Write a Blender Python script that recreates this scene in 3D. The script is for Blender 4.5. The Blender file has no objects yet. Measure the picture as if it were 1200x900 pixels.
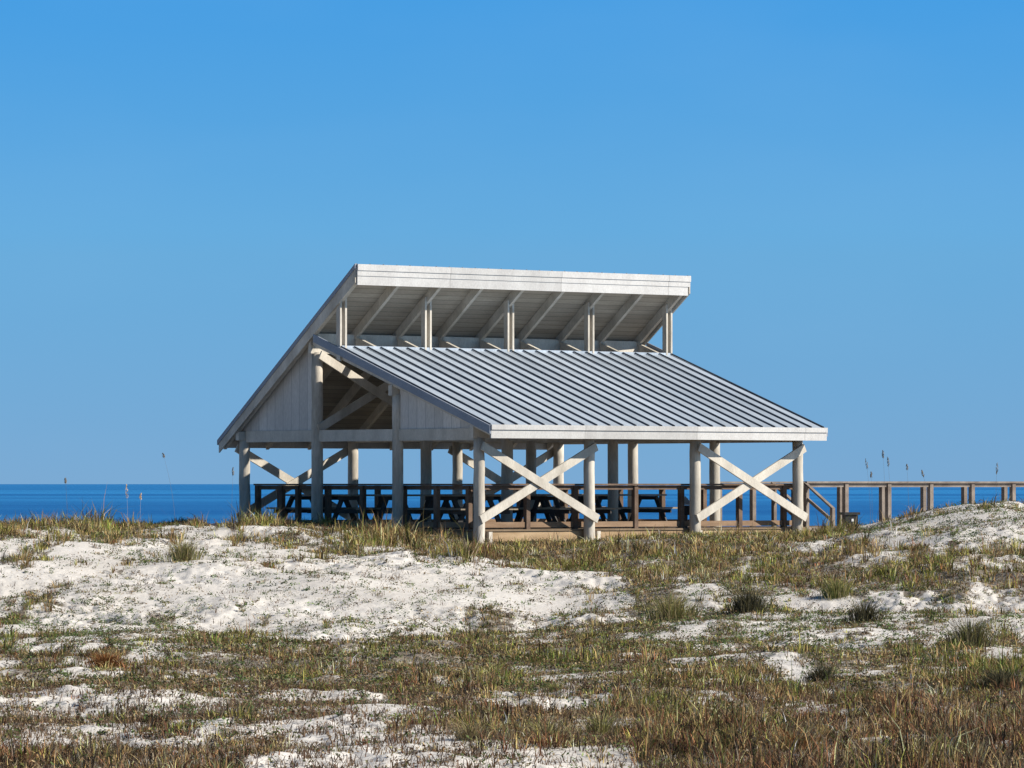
import bpy, math, random
import numpy as np
from mathutils import Vector, Matrix

random.seed(7)
rng = np.random.default_rng(11)
scene = bpy.context.scene
C = scene.collection

# ------------------------------------------------------------------ site frame
F = 5938.6                      # focal length in photo pixels (1200 wide)
A = 0.708                       # bearing of the pavilion's long side
X0, Y0 = -0.718, 110.44         # near corner post of the pavilion
CA, SA = math.cos(A), math.sin(A)
L3 = 3.2                        # post spacing along the long side
V = [0.0, 2.80, 5.68, 8.37]     # post rows across
GB = -1.2                       # ground level at the pavilion
DECK = -1.0


def uv(u, v):
    return X0 + u * CA - v * SA, Y0 + u * SA + v * CA


# ------------------------------------------------------------------ materials
def new_mat(name):
    m = bpy.data.materials.new(name)
    m.use_nodes = True
    nt = m.node_tree
    for n in list(nt.nodes):
        nt.nodes.remove(n)
    out = nt.nodes.new('ShaderNodeOutputMaterial')
    b = nt.nodes.new('ShaderNodeBsdfPrincipled')
    nt.links.new(b.outputs[0], out.inputs[0])
    return m, nt, b, out


def N(nt, kind, **kw):
    n = nt.nodes.new(kind)
    for k, v in kw.items():
        if k in ('operation', 'blend_type', 'data_type', 'noise_dimensions', 'attribute_name', 'attribute_type', 'musgrave_type', 'feature'):
            setattr(n, k, v)
        else:
            n.inputs[k].default_value = v
    return n


def mix_rgb(nt, fac, a, b, blend='MIX'):
    n = nt.nodes.new('ShaderNodeMix')
    n.data_type = 'RGBA'
    n.blend_type = blend
    for s, i in ((fac, 0), (a, 6), (b, 7)):
        if isinstance(s, (tuple, list)):
            n.inputs[i].default_value = tuple(s) + ((1,) if len(s) == 3 else ())
        elif isinstance(s, (int, float)):
            n.inputs[i].default_value = s
        else:
            nt.links.new(s, n.inputs[i])
    return n.outputs[2]


def ramp(nt, src, p0, p1, a=0.0, b=1.0):
    n = nt.nodes.new('ShaderNodeMapRange')
    n.inputs[1].default_value = p0
    n.inputs[2].default_value = p1
    n.inputs[3].default_value = a
    n.inputs[4].default_value = b
    nt.links.new(src, n.inputs[0])
    return n.outputs[0]


def math_n(nt, op, a, b=None):
    n = nt.nodes.new('ShaderNodeMath')
    n.operation = op
    for i, s in enumerate((a, b)):
        if s is None:
            continue
        if isinstance(s, (int, float)):
            n.inputs[i].default_value = s
        else:
            nt.links.new(s, n.inputs[i])
    return n.outputs[0]


def noise(nt, scale, stretch=(1, 1, 1), detail=4.0, rough=0.55):
    tc = nt.nodes.new('ShaderNodeTexCoord')
    mp = nt.nodes.new('ShaderNodeMapping')
    mp.inputs['Scale'].default_value = stretch
    nt.links.new(tc.outputs['Object'], mp.inputs[0])
    n = nt.nodes.new('ShaderNodeTexNoise')
    n.inputs['Scale'].default_value = scale
    n.inputs['Detail'].default_value = detail
    n.inputs['Roughness'].default_value = rough
    nt.links.new(mp.outputs[0], n.inputs['Vector'])
    return n.outputs['Fac']


def bump(nt, b, h, strength, dist):
    n = nt.nodes.new('ShaderNodeBump')
    n.inputs['Strength'].default_value = strength
    n.inputs['Distance'].default_value = dist
    nt.links.new(h, n.inputs['Height'])
    nt.links.new(n.outputs[0], b.inputs['Normal'])


def grooves(nt, axis, pitch, width, off=0.0):
    """1 on board faces, 0 in the narrow joints between boards"""
    tc = nt.nodes.new('ShaderNodeTexCoord')
    sp = nt.nodes.new('ShaderNodeSeparateXYZ')
    nt.links.new(tc.outputs['Object'], sp.inputs[0])
    q = math_n(nt, 'DIVIDE', math_n(nt, 'ADD', sp.outputs[axis], off), pitch)
    fr = math_n(nt, 'FRACT', q)
    fl = math_n(nt, 'FLOOR', q)
    g = math_n(nt, 'GREATER_THAN', fr, width / pitch)
    wn = nt.nodes.new('ShaderNodeTexWhiteNoise')
    wn.noise_dimensions = '1D'
    nt.links.new(fl, wn.inputs['W'])
    return g, wn.outputs['Value']


def mat_plain(name, c1, c2, scale=3, stretch=(1, 1, 1), rough=0.6, spec=0.3, metal=0.0, b_str=0.15, fine=40, groove=None):
    m, nt, b, out = new_mat(name)
    f1 = ramp(nt, noise(nt, scale, stretch, 5, 0.6), 0.3, 0.7)
    col = mix_rgb(nt, f1, c1, c2)
    f2 = noise(nt, fine, stretch, 3, 0.6)
    k = ramp(nt, f2, 0.3, 0.7, 0.86, 1.1)
    cmb = nt.nodes.new('ShaderNodeCombineXYZ')
    for i in range(3):
        nt.links.new(k, cmb.inputs[i])
    col = mix_rgb(nt, 1.0, col, cmb.outputs[0], 'MULTIPLY')
    if groove:
        g, rnd = grooves(nt, *groove[:3], off=groove[4] if len(groove) > 4 else 0.0)
        kk = ramp(nt, rnd, 0, 1, 0.86, 1.08)
        cm2 = nt.nodes.new('ShaderNodeCombineXYZ')
        for i in range(3):
            nt.links.new(kk, cm2.inputs[i])
        col = mix_rgb(nt, 1.0, col, cm2.outputs[0], 'MULTIPLY')
        col = mix_rgb(nt, g, groove[3], col)
    nt.links.new(col, b.inputs['Base Color'])
    b.inputs['Roughness'].default_value = rough
    b.inputs['Specular IOR Level'].default_value = spec
    b.inputs['Metallic'].default_value = metal
    if b_str:
        bump(nt, b, f2, b_str, 0.01)
    return m


M = {}
M['paint'] = mat_plain('painted_timber', (.40, .365, .31), (.62, .58, .51), 2.4, (1, 1, .35), .6, .25)
M['pole'] = mat_plain('painted_pole', (.34, .305, .255), (.62, .575, .50), 2.6, (1, 1, .22), .65, .2, b_str=.3, fine=25)
M['fascia'] = mat_plain('white_fascia', (.42, .41, .40), (.53, .525, .515), 2.2, (1, 1, .5), .45, .35, b_str=.05, groove=(0, 3.35, .014, (.24, .23, .22), .9))
M['siding'] = mat_plain('vertical_siding', (.54, .52, .49), (.63, .61, .58), 1.3, (1, 1, .2), .65, .2, groove=(1, .3, .016, (.36, .35, .34)))
M['soffit'] = mat_plain('plank_soffit', (.30, .27, .22), (.43, .39, .33), 1.5, (.3, 2, 1), .75, .15, groove=(1, .125, .010, (.16, .15, .13)))
M['soffit_shade'] = mat_plain('shade_dark_soffit', (.075, .06, .045), (.125, .10, .075), 1.5, (.3, 2, 1), .8, .1)  # lower soffit coloured extra dark to deepen the shade under the roof
M['rake'] = mat_plain('rake_trim', (.20, .23, .285), (.25, .28, .335), 1.5, (1, 1, 1), .5, .3, b_str=.05)
M['roof'] = mat_plain('standing_seam_metal', (.31, .365, .43), (.42, .475, .545), 1.1, (2.6, .16, 1), .5, .35, .1, b_str=.05, fine=9, groove=(0, 10.04 / 26, .0005, (.2, .22, .25), .22))
M['seam'] = mat_plain('seam_shadow_metal', (.055, .065, .08), (.085, .10, .12), 2, (1, 1, 1), .55, .3, 0, b_str=0)  # near-black colour paints the shadow beside each seam onto the seam itself
M['rail'] = mat_plain('weathered_rail_wood', (.095, .062, .045), (.19, .135, .10), 2.5, (1, 1, 1), .8, .15, b_str=.3)
M['deckwood'] = mat_plain('deck_board_wood', (.14, .10, .065), (.23, .17, .115), 2.0, (1, 1, 1), .8, .15, groove=(1, .14, .012, (.07, .05, .035)))
M['rim'] = mat_plain('rim_board_wood', (.26, .175, .10), (.44, .32, .20), 1.2, (1, 1, 4), .8, .15, b_str=.2)
M['kick'] = mat_plain('tan_kick_board', (.17, .11, .07), (.32, .22, .145), 1.8, (.5, 1, 3), .8, .15, b_str=.2)
M['greywood'] = mat_plain('grey_boardwalk_wood', (.14, .112, .095), (.275, .235, .20), 2.5, (1, 1, 1), .85, .15, b_str=.3)
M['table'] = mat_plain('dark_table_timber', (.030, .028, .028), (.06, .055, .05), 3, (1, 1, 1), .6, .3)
M['tabletop'] = mat_plain('table_board', (.20, .16, .12), (.32, .27, .20), 3, (1, 1, 1), .6, .3)
M['galv'] = mat_plain('galvanised_sheet', (.45, .55, .62), (.52, .62, .70), 3, (1, 1, 1), .35, .5, .4, b_str=.02)
M['darkbox'] = mat_plain('dark_box_paint', (.018, .018, .02), (.035, .035, .035), 4, (1, 1, 1), .6, .3)
M['white'] = mat_plain('white_enamel', (.74, .74, .72), (.8, .8, .78), 4, (1, 1, 1), .4, .4, b_str=.02)


def mat_attr(name, trans=0.25, rough=0.7):
    m, nt, b, out = new_mat(name)
    at = nt.nodes.new('ShaderNodeAttribute')
    at.attribute_name = 'tint'
    nt.links.new(at.outputs['Color'], b.inputs['Base Color'])
    b.inputs['Roughness'].default_value = rough
    b.inputs['Specular IOR Level'].default_value = 0.15
    tr = nt.nodes.new('ShaderNodeBsdfTranslucent')
    nt.links.new(at.outputs['Color'], tr.inputs[0])
    mx = nt.nodes.new('ShaderNodeMixShader')
    mx.inputs[0].default_value = trans
    nt.links.new(b.outputs[0], mx.inputs[1])
    nt.links.new(tr.outputs[0], mx.inputs[2])
    nt.links.new(mx.outputs[0], out.inputs[0])
    return m


M['grass'] = mat_attr('grass_blade', .2)
M['leaf'] = mat_attr('creeper_leaf', .15, .55)

# sand
m, nt, b, out = new_mat('white_quartz_sand')
at = nt.nodes.new('ShaderNodeAttribute'); at.attribute_name = 'litter'
big = ramp(nt, noise(nt, .35, (1, 1, 1), 5, .6), .3, .7)
col = mix_rgb(nt, big, (.58, .55, .51), (.70, .675, .64))
mid = ramp(nt, noise(nt, 9, (1, 1, 1), 4, .65), .35, .75)
col = mix_rgb(nt, math_n(nt, 'MULTIPLY', mid, .35), col, (.46, .40, .33))
spk = ramp(nt, noise(nt, 38, (1, 1, 1), 2, .6), .62, .74)
col = mix_rgb(nt, math_n(nt, 'MULTIPLY', spk, .45), col, (.22, .18, .13))
lit = ramp(nt, math_n(nt, 'ADD', at.outputs['Fac'], math_n(nt, 'MULTIPLY', math_n(nt, 'SUBTRACT', mid, .5), .6)), .45, .95)
litter_shade = mix_rgb(nt, ramp(nt, noise(nt, 22, (1, 1, 1), 3, .6), .35, .7), (.05, .036, .023), (.20, .155, .10))  # plant litter brown, darkened further to paint in shadow beneath the grass
col = mix_rgb(nt, math_n(nt, 'MULTIPLY', lit, .85), col, litter_shade)
nt.links.new(col, b.inputs['Base Color'])
b.inputs['Roughness'].default_value = .95
b.inputs['Specular IOR Level'].default_value = .1
bump(nt, b, noise(nt, 14, (1, 1, 1), 5, .7), .6, .03)
M['sand'] = m

# sea
m, nt, b, out = new_mat('gulf_water')
b1 = ramp(nt, noise(nt, .0006, (.10, 1, 1), 1, .4), .38, .62)
b2 = ramp(nt, noise(nt, .0030, (.14, 1, 1), 1.5, .45), .38, .64)
b3 = ramp(nt, noise(nt, .035, (.25, 1, 1), 4, .6), .40, .66)
bands = math_n(nt, 'ADD', math_n(nt, 'MULTIPLY', b1, .55), math_n(nt, 'ADD', math_n(nt, 'MULTIPLY', b2, .38), math_n(nt, 'MULTIPLY', b3, .12)))
col = mix_rgb(nt, bands, (.006, .082, .28), (.035, .25, .56))
nt.links.new(col, b.inputs['Base Color'])
b.inputs['Roughness'].default_value = .55
b.inputs['Specular IOR Level'].default_value = .12
bump(nt, b, noise(nt, .6, (.5, 1, 1), 5, .65), 1.0, .5)
M['sea'] = m


# ------------------------------------------------------------------ mesh builder
class MB:
    def __init__(s, dz=0.0):
        s.v = []; s.f = []; s.dz = dz

    def add(s, vs, fs):
        o = len(s.v)
        s.v += [(x, y, z + s.dz) for x, y, z in vs]
        s.f += [tuple(i + o for i in f) for f in fs]
        return s

    def box(s, x0, x1, y0, y1, z0, z1):
        return s.add([(x0, y0, z0), (x1, y0, z0), (x1, y1, z0), (x0, y1, z0), (x0, y0, z1), (x1, y0, z1), (x1, y1, z1), (x0, y1, z1)],
                     [(0, 3, 2, 1), (4, 5, 6, 7), (0, 1, 5, 4), (1, 2, 6, 5), (2, 3, 7, 6), (3, 0, 4, 7)])

    def beam(s, p, q, w, h, side):
        """rectangular timber from p to q; w is measured along `side`, h across both"""
        p = Vector(p); q = Vector(q); d = (q - p).normalized()
        sd = Vector(side).normalized(); sd = (sd - d * sd.dot(d)).normalized()
        up = sd.cross(d).normalized()
        a = sd * w / 2; c = up * h / 2
        vs = [p - a - c, p + a - c, p + a + c, p - a + c, q - a - c, q + a - c, q + a + c, q - a + c]
        return s.add([tuple(x) for x in vs], [(0, 3, 2, 1), (4, 5, 6, 7), (0, 1, 5, 4), (1, 2, 6, 5), (2, 3, 7, 6), (3, 0, 4, 7)])

    def prism_u(s, poly, u0, u1):
        """polygon [(v, z)...] extruded along u"""
        n = len(poly)
        vs = [(u0, a, c) for a, c in poly] + [(u1, a, c) for a, c in poly]
        fs = [tuple(range(n))[::-1], tuple(range(n, 2 * n))]
        for i in range(n):
            j = (i + 1) % n
            fs.append((i, j, j + n, i + n))
        return s.add(vs, fs)

    def tube(s, pts, radii, n=12, wob=0.0):
        rings = []
        for i, p in enumerate(pts):
            p = Vector(p)
            d = (Vector(pts[min(i + 1, len(pts) - 1)]) - Vector(pts[max(i - 1, 0)])).normalized()
            ref = Vector((1, 0, 0)) if abs(d.x) < .9 else Vector((0, 1, 0))
            a = d.cross(ref).normalized(); c = d.cross(a)
            ring = []
            for k in range(n):
                t = 2 * math.pi * k / n
                r = radii[i] * (1 + random.uniform(-wob, wob))
                ring.append(tuple(p + a * math.cos(t) * r + c * math.sin(t) * r))
            rings.append(ring)
        vs = [v for r in rings for v in r]
        fs = []
        for i in range(len(rings) - 1):
            for k in range(n):
                k2 = (k + 1) % n
                fs.append((i * n + k, i * n + k2, (i + 1) * n + k2, (i + 1) * n + k))
        fs.append(tuple(range(n))[::-1]); fs.append(tuple((len(rings) - 1) * n + k for k in range(n)))
        return s.add(vs, fs)

    def build(s, name, mat, parent=None, smooth=False):
        me = bpy.data.meshes.new(name)
        me.from_pydata(s.v, [], s.f)
        me.validate()
        me.materials.append(mat)
        if smooth:
            me.polygons.foreach_set('use_smooth', [len(p.vertices) == 4 for p in me.polygons])
        import bmesh
        bm = bmesh.new(); bm.from_mesh(me)
        bmesh.ops.recalc_face_normals(bm, faces=bm.faces)
        bm.to_mesh(me); bm.free()
        o = bpy.data.objects.new(name, me)
        C.objects.link(o)
        if parent:
            o.parent = parent
        return o


def tag(o, label=None, cat=None, group=None, kind=None):
    if label: o['label'] = label
    if cat: o['category'] = cat
    if group: o['group'] = group
    if kind: o['kind'] = kind
    return o


def empty(name, loc, rz=0.0):
    o = bpy.data.objects.new(name, None)
    o.empty_display_size = .3
    o.location = loc
    o.rotation_euler = (0, 0, rz)
    C.objects.link(o)
    return o


def mesh_np(name, verts, quads=None, tris=None, attr=None, mat=None):
    me = bpy.data.meshes.new(name)
    nq = 0 if quads is None else len(quads)
    ntri = 0 if tris is None else len(tris)
    me.vertices.add(len(verts))
    me.vertices.foreach_set('co', np.ascontiguousarray(verts, dtype=np.float32).ravel())
    loops = []
    if nq: loops.append(quads.ravel())
    if ntri: loops.append(tris.ravel())
    loops = np.concatenate(loops).astype(np.int32)
    me.loops.add(len(loops))
    me.loops.foreach_set('vertex_index', loops)
    sizes = np.concatenate([np.full(nq, 4), np.full(ntri, 3)]).astype(np.int32)
    starts = np.concatenate([[0], np.cumsum(sizes)[:-1]]).astype(np.int32)
    me.polygons.add(nq + ntri)
    me.polygons.foreach_set('loop_start', starts)
    me.update(calc_edges=True)
    if attr:
        an, ad = attr
        if ad.ndim == 2:
            a = me.attributes.new(an, 'FLOAT_COLOR', 'POINT')
            a.data.foreach_set('color', np.ascontiguousarray(np.concatenate([ad, np.ones((len(ad), 1))], 1), dtype=np.float32).ravel())
        else:
            a = me.attributes.new(an, 'FLOAT', 'POINT')
            a.data.foreach_set('value', ad.astype(np.float32))
    if mat: me.materials.append(mat)
    o = bpy.data.objects.new(name, me)
    C.objects.link(o)
    return o


# ------------------------------------------------------------------ noise + terrain
_perm = np.random.default_rng(5).permutation(4096)
_ang = np.random.default_rng(6).random(4096) * 2 * np.pi


def pn(x, y, seed=0):
    xi = np.floor(x).astype(np.int64); yi = np.floor(y).astype(np.int64)
    xf = x - xi; yf = y - yi

    def g(ix, iy, dx, dy):
        h = _ang[_perm[(_perm[(ix + seed * 37) & 4095] + iy) & 4095]]
        return np.cos(h) * dx + np.sin(h) * dy
    u = xf * xf * xf * (xf * (xf * 6 - 15) + 10); v = yf * yf * yf * (yf * (yf * 6 - 15) + 10)
    n00 = g(xi, yi, xf, yf); n10 = g(xi + 1, yi, xf - 1, yf)
    n01 = g(xi, yi + 1, xf, yf - 1); n11 = g(xi + 1, yi + 1, xf - 1, yf - 1)
    a = n00 + u * (n10 - n00); c = n01 + u * (n11 - n01)
    return (a + v * (c - a)) * 1.5


DY = np.array([20, 43, 62, 78, 86, 92, 99, 104, 109, 113, 120, 128, 140, 160], float)
DT = (np.array([0, 300, 600, 900, 1200], float) - 600) / F
DZ = np.array([
    [-2.4, -2.4, -2.45, -2.45, -2.35, -1.88, -1.30, -0.98, -0.93, -1.0, -1.3, -1.9, -3.0, -5.0],
    [-2.4, -2.4, -2.45, -2.5, -2.45, -1.97, -1.46, -1.20, -0.95, -.90, -1.05, -1.7, -3.0, -5.0],
    [-2.4, -2.45, -2.45, -2.5, -2.5, -2.1, -1.64, -1.47, -1.38, -1.36, -1.3, -1.7, -3.0, -5.0],
    [-2.4, -2.45, -2.4, -2.3, -2.15, -1.85, -1.52, -1.30, -1.16, -1.12, -1.2, -1.7, -3.0, -5.0],
    [-2.4, -2.45, -2.4, -2.2, -1.95, -1.6, -1.15, -0.75, -0.50, -0.62, -1.25, -1.7, -3.0, -5.0]])


def smooth_w(x, xp):
    i = np.clip(np.searchsorted(xp, x) - 1, 0, len(xp) - 2)
    t = np.clip((x - xp[i]) / (xp[i + 1] - xp[i]), 0, 1)
    return i, t


def base_z(X, Y):
    t = X / np.maximum(Y, 30)
    i, a = smooth_w(t, DT)
    a = a * a * (3 - 2 * a)
    j, c = smooth_w(Y, DY)
    # catmull-rom along distance keeps the slopes flowing
    def col(ii):
        z0 = DZ[ii, np.maximum(j - 1, 0)]; z1 = DZ[ii, j]; z2 = DZ[ii, j + 1]; z3 = DZ[ii, np.minimum(j + 2, len(DY) - 1)]
        h = DY[j + 1] - DY[j]
        m1 = (z2 - z0) / np.maximum(DY[j + 1] - DY[np.maximum(j - 1, 0)], 1) * h
        m2 = (z3 - z1) / np.maximum(DY[np.minimum(j + 2, len(DY) - 1)] - DY[j], 1) * h
        c2 = c * c; c3 = c2 * c
        return (2 * c3 - 3 * c2 + 1) * z1 + (c3 - 2 * c2 + c) * m1 + (-2 * c3 + 3 * c2) * z2 + (c3 - c2) * m2
    return col(i) * (1 - a) + col(np.minimum(i + 1, len(DT) - 1)) * a


def gz(X, Y):
    z = base_z(X, Y)
    fade = np.clip((150 - Y) / 25, 0, 1)
    n = pn(X / 6.5, Y / 9, 1) * .13 + pn(X / 2.3, Y / 3.0, 2) * .125
    w = np.clip(.62 + pn(X / 3.5, Y / 5, 9) * 1.3, .2, 1.4)
    n = n + w * (pn(X / .9, Y / 1.0, 3) * .065 + pn(X / .38, Y / .42, 4) * .030 + pn(X / .17, Y / .20, 5) * .026)
    z = z + n * fade
    # ground stays below the timber floors
    du = (X - X0) * CA + (Y - Y0) * SA
    dv = -(X - X0) * SA + (Y - Y0) * CA
    for (u0, u1, v0, v1, top) in ((0.0, 10.0, 0.05, 8.5, -1.28), (9.9, 25, 1.4, 3.4, -1.2)):
        d = np.hypot(np.maximum(np.maximum(u0 - du, du - u1), 0), np.maximum(np.maximum(v0 - dv, dv - v1), 0))
        z = np.minimum(z, top + np.maximum(d - .15, 0) * .55)
    return z


def photo_xy(X, Y):
    """bearing and dip of a ground point as seen from the viewpoint (only used to look up the plant-cover survey below)"""
    return 600 + F * X / Y, 567 - F * base_z(X, Y) / Y


CX = np.arange(50, 1200, 100.0)
CY = np.array([600, 615, 645, 675, 705, 735, 765, 795, 825, 855, 885], float)
COVER = np.array([
    [.80, .80, .40, .95, 1.0, 1.0, 1.0, 1.0, .95, .70, .30, .12],
    [.80, .80, .35, .95, 1.0, 1.0, 1.0, 1.0, 1.0, .62, .20, .08],
    [.40, .30, .22, .42, .72, 1.0, 1.15, 1.2, 1.1, .70, .45, .25],
    [.35, .20, .12, .08, .08, .12, .26, .80, .70, 1.05, 1.15, 1.15],
    [.52, .34, .10, .06, .06, .12, .26, .70, .50, .42, .40, .38],
    [.34, .44, .28, .16, .22, .44, .70, .72, .50, .34, .30, .36],
    [.46, .52, .80, .98, 1.02, .98, .95, .78, .50, .45, .46, .62],
    [.80, .88, .95, .95, 1.0, .95, .70, .70, .82, .88, .88, .92],
    [.36, .42, .56, .50, .56, .82, .70, .66, .80, .85, .95, 1.0],
    [.56, .50, .50, .38, .34, .70, .95, .95, .90, .95, 1.0, 1.0],
    [.92, .85, .62, .42, .32, .32, .42, .62, .95, 1.0, 1.0, 1.0]])


def bil(px, py, T):
    i, a = smooth_w(px, CX); j, c = smooth_w(py, CY)
    return T[j, i] * (1 - a) * (1 - c) + T[j, i + 1] * a * (1 - c) + T[j + 1, i] * (1 - a) * c + T[j + 1, i + 1] * a * c


def cover(X, Y):
    px, py = photo_xy(X, Y)
    cv = bil(px, py, COVER)
    n = pn(X / 1.0, Y / 5.0, 21) * .42 + pn(X / .42, Y / 2.0, 22) * .40 + pn(X / .16, Y / .65, 23) * .42
    return np.clip((cv + n - .42) / .35, 0, 1), px, py


# ground sheet: fine in front of the viewpoint, coarse to the sides and behind
tin = np.linspace(-.125, .125, 620)
tout = np.array([.14, .16, .19, .23, .28, .35, .45, .6, .85, 1.2, 1.8, 2.8, 4.5])
T = np.concatenate([-tout[::-1], tin, tout])
rows = [-150., -80, -40, -10, 5, 15, 22, 28, 32, 35, 37, 38]
y = 38.2
while y < 126:
    rows.append(y)
    y += .055 + .0006 * (y - 38)
while y < 300:
    rows.append(y); y += 1 + (y - 126) * .3
R = np.array(rows)
TT, YY = np.meshgrid(T, R)
XX = TT * np.maximum(YY, 42)
ZZ = gz(XX, np.maximum(YY, 20.0))
nr, nc = XX.shape
cv, _, _ = cover(XX.ravel(), np.maximum(YY, 30).ravel())
idx = np.arange(nr * nc).reshape(nr, nc)
quads = np.stack([idx[:-1, :-1], idx[:-1, 1:], idx[1:, 1:], idx[1:, :-1]], -1).reshape(-1, 4)
ground = mesh_np('ground', np.stack([XX, YY, ZZ], -1).reshape(-1, 3), quads=quads, attr=('litter', cv), mat=M['sand'])
ground.data.polygons.foreach_set('use_smooth', np.ones(len(quads), dtype=bool))
tag(ground, 'white quartz sand dunes with patches of plant litter', 'ground', kind='structure')

sea = MB()
SEA = -4.0
ys = [138, 200, 400, 1000, 3000, 10000, 60000]
for a, c in zip(ys[:-1], ys[1:]):
    sea.add([(-c * 3, a, SEA), (c * 3, a, SEA), (c * 3, c, SEA), (-c * 3, c, SEA)], [(0, 1, 2, 3)])
me = bpy.data.meshes.new('water')
vs = []; fs = []
W = 90000
for k, yy in enumerate(ys):
    vs += [(-W, yy, SEA), (W, yy, SEA)]
    if k: fs.append((2 * k - 2, 2 * k - 1, 2 * k + 1, 2 * k))
me.from_pydata(vs, [], fs); me.materials.append(M['sea'])
water = bpy.data.objects.new('water', me); C.objects.link(water)
tag(water, 'deep blue gulf water reaching the horizon', 'water', kind='structure')

# ------------------------------------------------------------------ grass and low plants
PAL = np.array([(.52, .385, .175), (.28, .18, .08), (.16, .072, .036), (.21, .195, .045), (.095, .125, .025), (.155, .12, .085), (.032, .025, .017)])
ZW_Y = np.array([590, 640, 680, 740, 800, 840, 900], float)
ZW = np.array([  # straw tan red olive green grey dark
    [.20, .26, .05, .22, .10, .13, .04],
    [.22, .25, .06, .22, .09, .12, .04],
    [.20, .21, .10, .27, .12, .06, .04],
    [.12, .17, .07, .27, .22, .09, .06],
    [.12, .20, .13, .21, .17, .09, .08],
    [.10, .21, .21, .10, .08, .13, .17],
    [.09, .19, .22, .06, .03, .17, .24]])


def blade_cols(X, Y, n_each, r):
    px, py = photo_xy(X, Y)
    i, t = smooth_w(py, ZW_Y)
    w = ZW[i] * (1 - t[:, None]) + ZW[i + 1] * t[:, None]
    green = np.clip(.5 + pn(X / 1.3, Y / 3, 31) * 1.3, 0, 1)
    red = np.clip(.4 + pn(X / 1.1, Y / 2.5, 33) * 1.3 + (px > 780) * (py > 790) * .25, 0, 1)
    k = np.stack([np.ones_like(green), np.ones_like(green), .3 + 1.6 * red, .35 + 1.5 * green, .25 + 1.9 * green, 1.4 - .8 * green, np.ones_like(green)], 1)
    w = w * k
    w = w / w.sum(1, keepdims=True)
    cw = np.cumsum(w, 1)
    pick = (r.random((len(X), 1)) > cw).sum(1).clip(0, 6)
    return pick


def blades(root, hgt, az, lean, wid, col, r):
    """curved tapering blades: 5 vertices each"""
    n = len(root)
    d = np.stack([np.cos(az), np.sin(az), np.zeros(n)], 1)
    fa = r.random(n) * 2 * np.pi
    s = np.stack([np.cos(fa), np.sin(fa), np.zeros(n)], 1) * (wid / 2)[:, None]
    up = np.array([0, 0, 1.0])
    midp = root + up * (hgt * .62)[:, None] + d * (hgt * lean * .30)[:, None]
    droop = np.clip(lean - .7, 0, 1) * .5
    tip = root + up * (hgt * (1 - droop))[:, None] + d * (hgt * lean)[:, None]
    v = np.stack([root - s, root + s, midp + s * .75, midp - s * .75, tip], 1).reshape(-1, 3)
    o = np.arange(n)[:, None] * 5
    q = o + np.array([0, 1, 2, 3]); t = o + np.array([3, 2, 4])
    return v, q, t, np.repeat(col, 5, 0)


def scatter(n, y0, y1, power, tmax=.165):
    t = rng.uniform(-tmax, tmax, n)
    u = rng.random(n)
    yy = (y0 ** power + u * (y1 ** power - y0 ** power)) ** (1 / power)
    return t * yy, yy


def keep_clear(X, Y, m=.12):
    du = (X - X0) * CA + (Y - Y0) * SA
    dv = -(X - X0) * SA + (Y - Y0) * CA
    return ~((du > -.05) & (du < 10.0) & (dv > 0.02) & (dv < 8.5)) & ~((du > 9.8) & (du < 25) & (dv > 1.45) & (dv < 3.3))


tufts = []
# tufts per square metre fall off with distance the way the eye stops telling blades apart
bands = [(39, 52, 15000), (52, 64, 11000), (64, 78, 9000), (78, 92, 6000), (92, 104, 7000), (104, 117, 10000)]
for (a, c, n) in bands:
    X, Y = scatter(int(n * 1.6), a, c, 2)
    cvv, px, py = cover(X, Y)
    ok = (rng.random(len(X)) < cvv) & keep_clear(X, Y)
    tufts.append(np.stack([X[ok], Y[ok], cvv[ok], px[ok], py[ok]], 1))
tufts = np.concatenate(tufts)
nb = rng.integers(5, 17, len(tufts))
rep = np.repeat(np.arange(len(tufts)), nb)
tx, ty, tcv, tpx, tpy = tufts[rep].T
n = len(rep)
rad = np.abs(rng.normal(0, .07, n)) + .01
ang = rng.random(n) * 2 * np.pi
X = tx + np.cos(ang) * rad; Y = ty + np.sin(ang) * rad
root = np.stack([X, Y, gz(X, Y) - .012], 1)
# height survey: tall by the pavilion, short on the open slope, middling in the foreground
HZ_Y = np.array([600, 640, 665, 700, 740, 790, 830, 900], float)
HZ = np.array([.25, .23, .19, .12, .105, .12, .14, .19])
th = np.interp(tufts[:, 4], HZ_Y, HZ) * np.clip(.75 + pn(tufts[:, 0] / 1.7, tufts[:, 1] / 3, 41) * .9, .4, 1.7) * np.exp(rng.normal(-.08, .42, len(tufts))).clip(.35, 2.2) * (.55 + .45 * tufts[:, 2])
th = th * np.where(tufts[:, 4] > 790, np.interp(tufts[:, 3], [450, 650], [.55, 1.0]), 1.0)
h = th[rep] * rng.uniform(.45, 1.1, n)
front = (tpx > 545) & (tpx < 960) & (tpy < 645)
h[front] *= .62
tall = rng.random(n) < np.where(tpy > 770, .022, .010)
h[tall] *= rng.uniform(1.5, 2.4, tall.sum())
lean = np.abs(rng.normal(.55, .5, n) + rng.normal(0, .3, len(tufts))[rep]).clip(0, 1.5)
lean[tall] *= .4
wid = rng.uniform(.005, .013, n) * np.interp(Y, [40, 110], [1.0, 1.8])
tcol = blade_cols(tufts[:, 0], tufts[:, 1], 1, rng)
bcol = np.where(rng.random(n) < .6, tcol[rep], blade_cols(X, Y, 1, rng))
tb = np.exp(rng.normal(-.02, .55, len(tufts)) + pn(tufts[:, 0] / .5, tufts[:, 1] / .9, 61) * .55)
col = PAL[bcol] * (tb[rep] * rng.uniform(.75, 1.3, n))[:, None] * rng.uniform(.93, 1.07, (n, 3))
col = np.minimum(col, .62)
v, q, t, cc = blades(root, h, ang + rng.normal(0, .6, n), lean, wid, col, rng)
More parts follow.
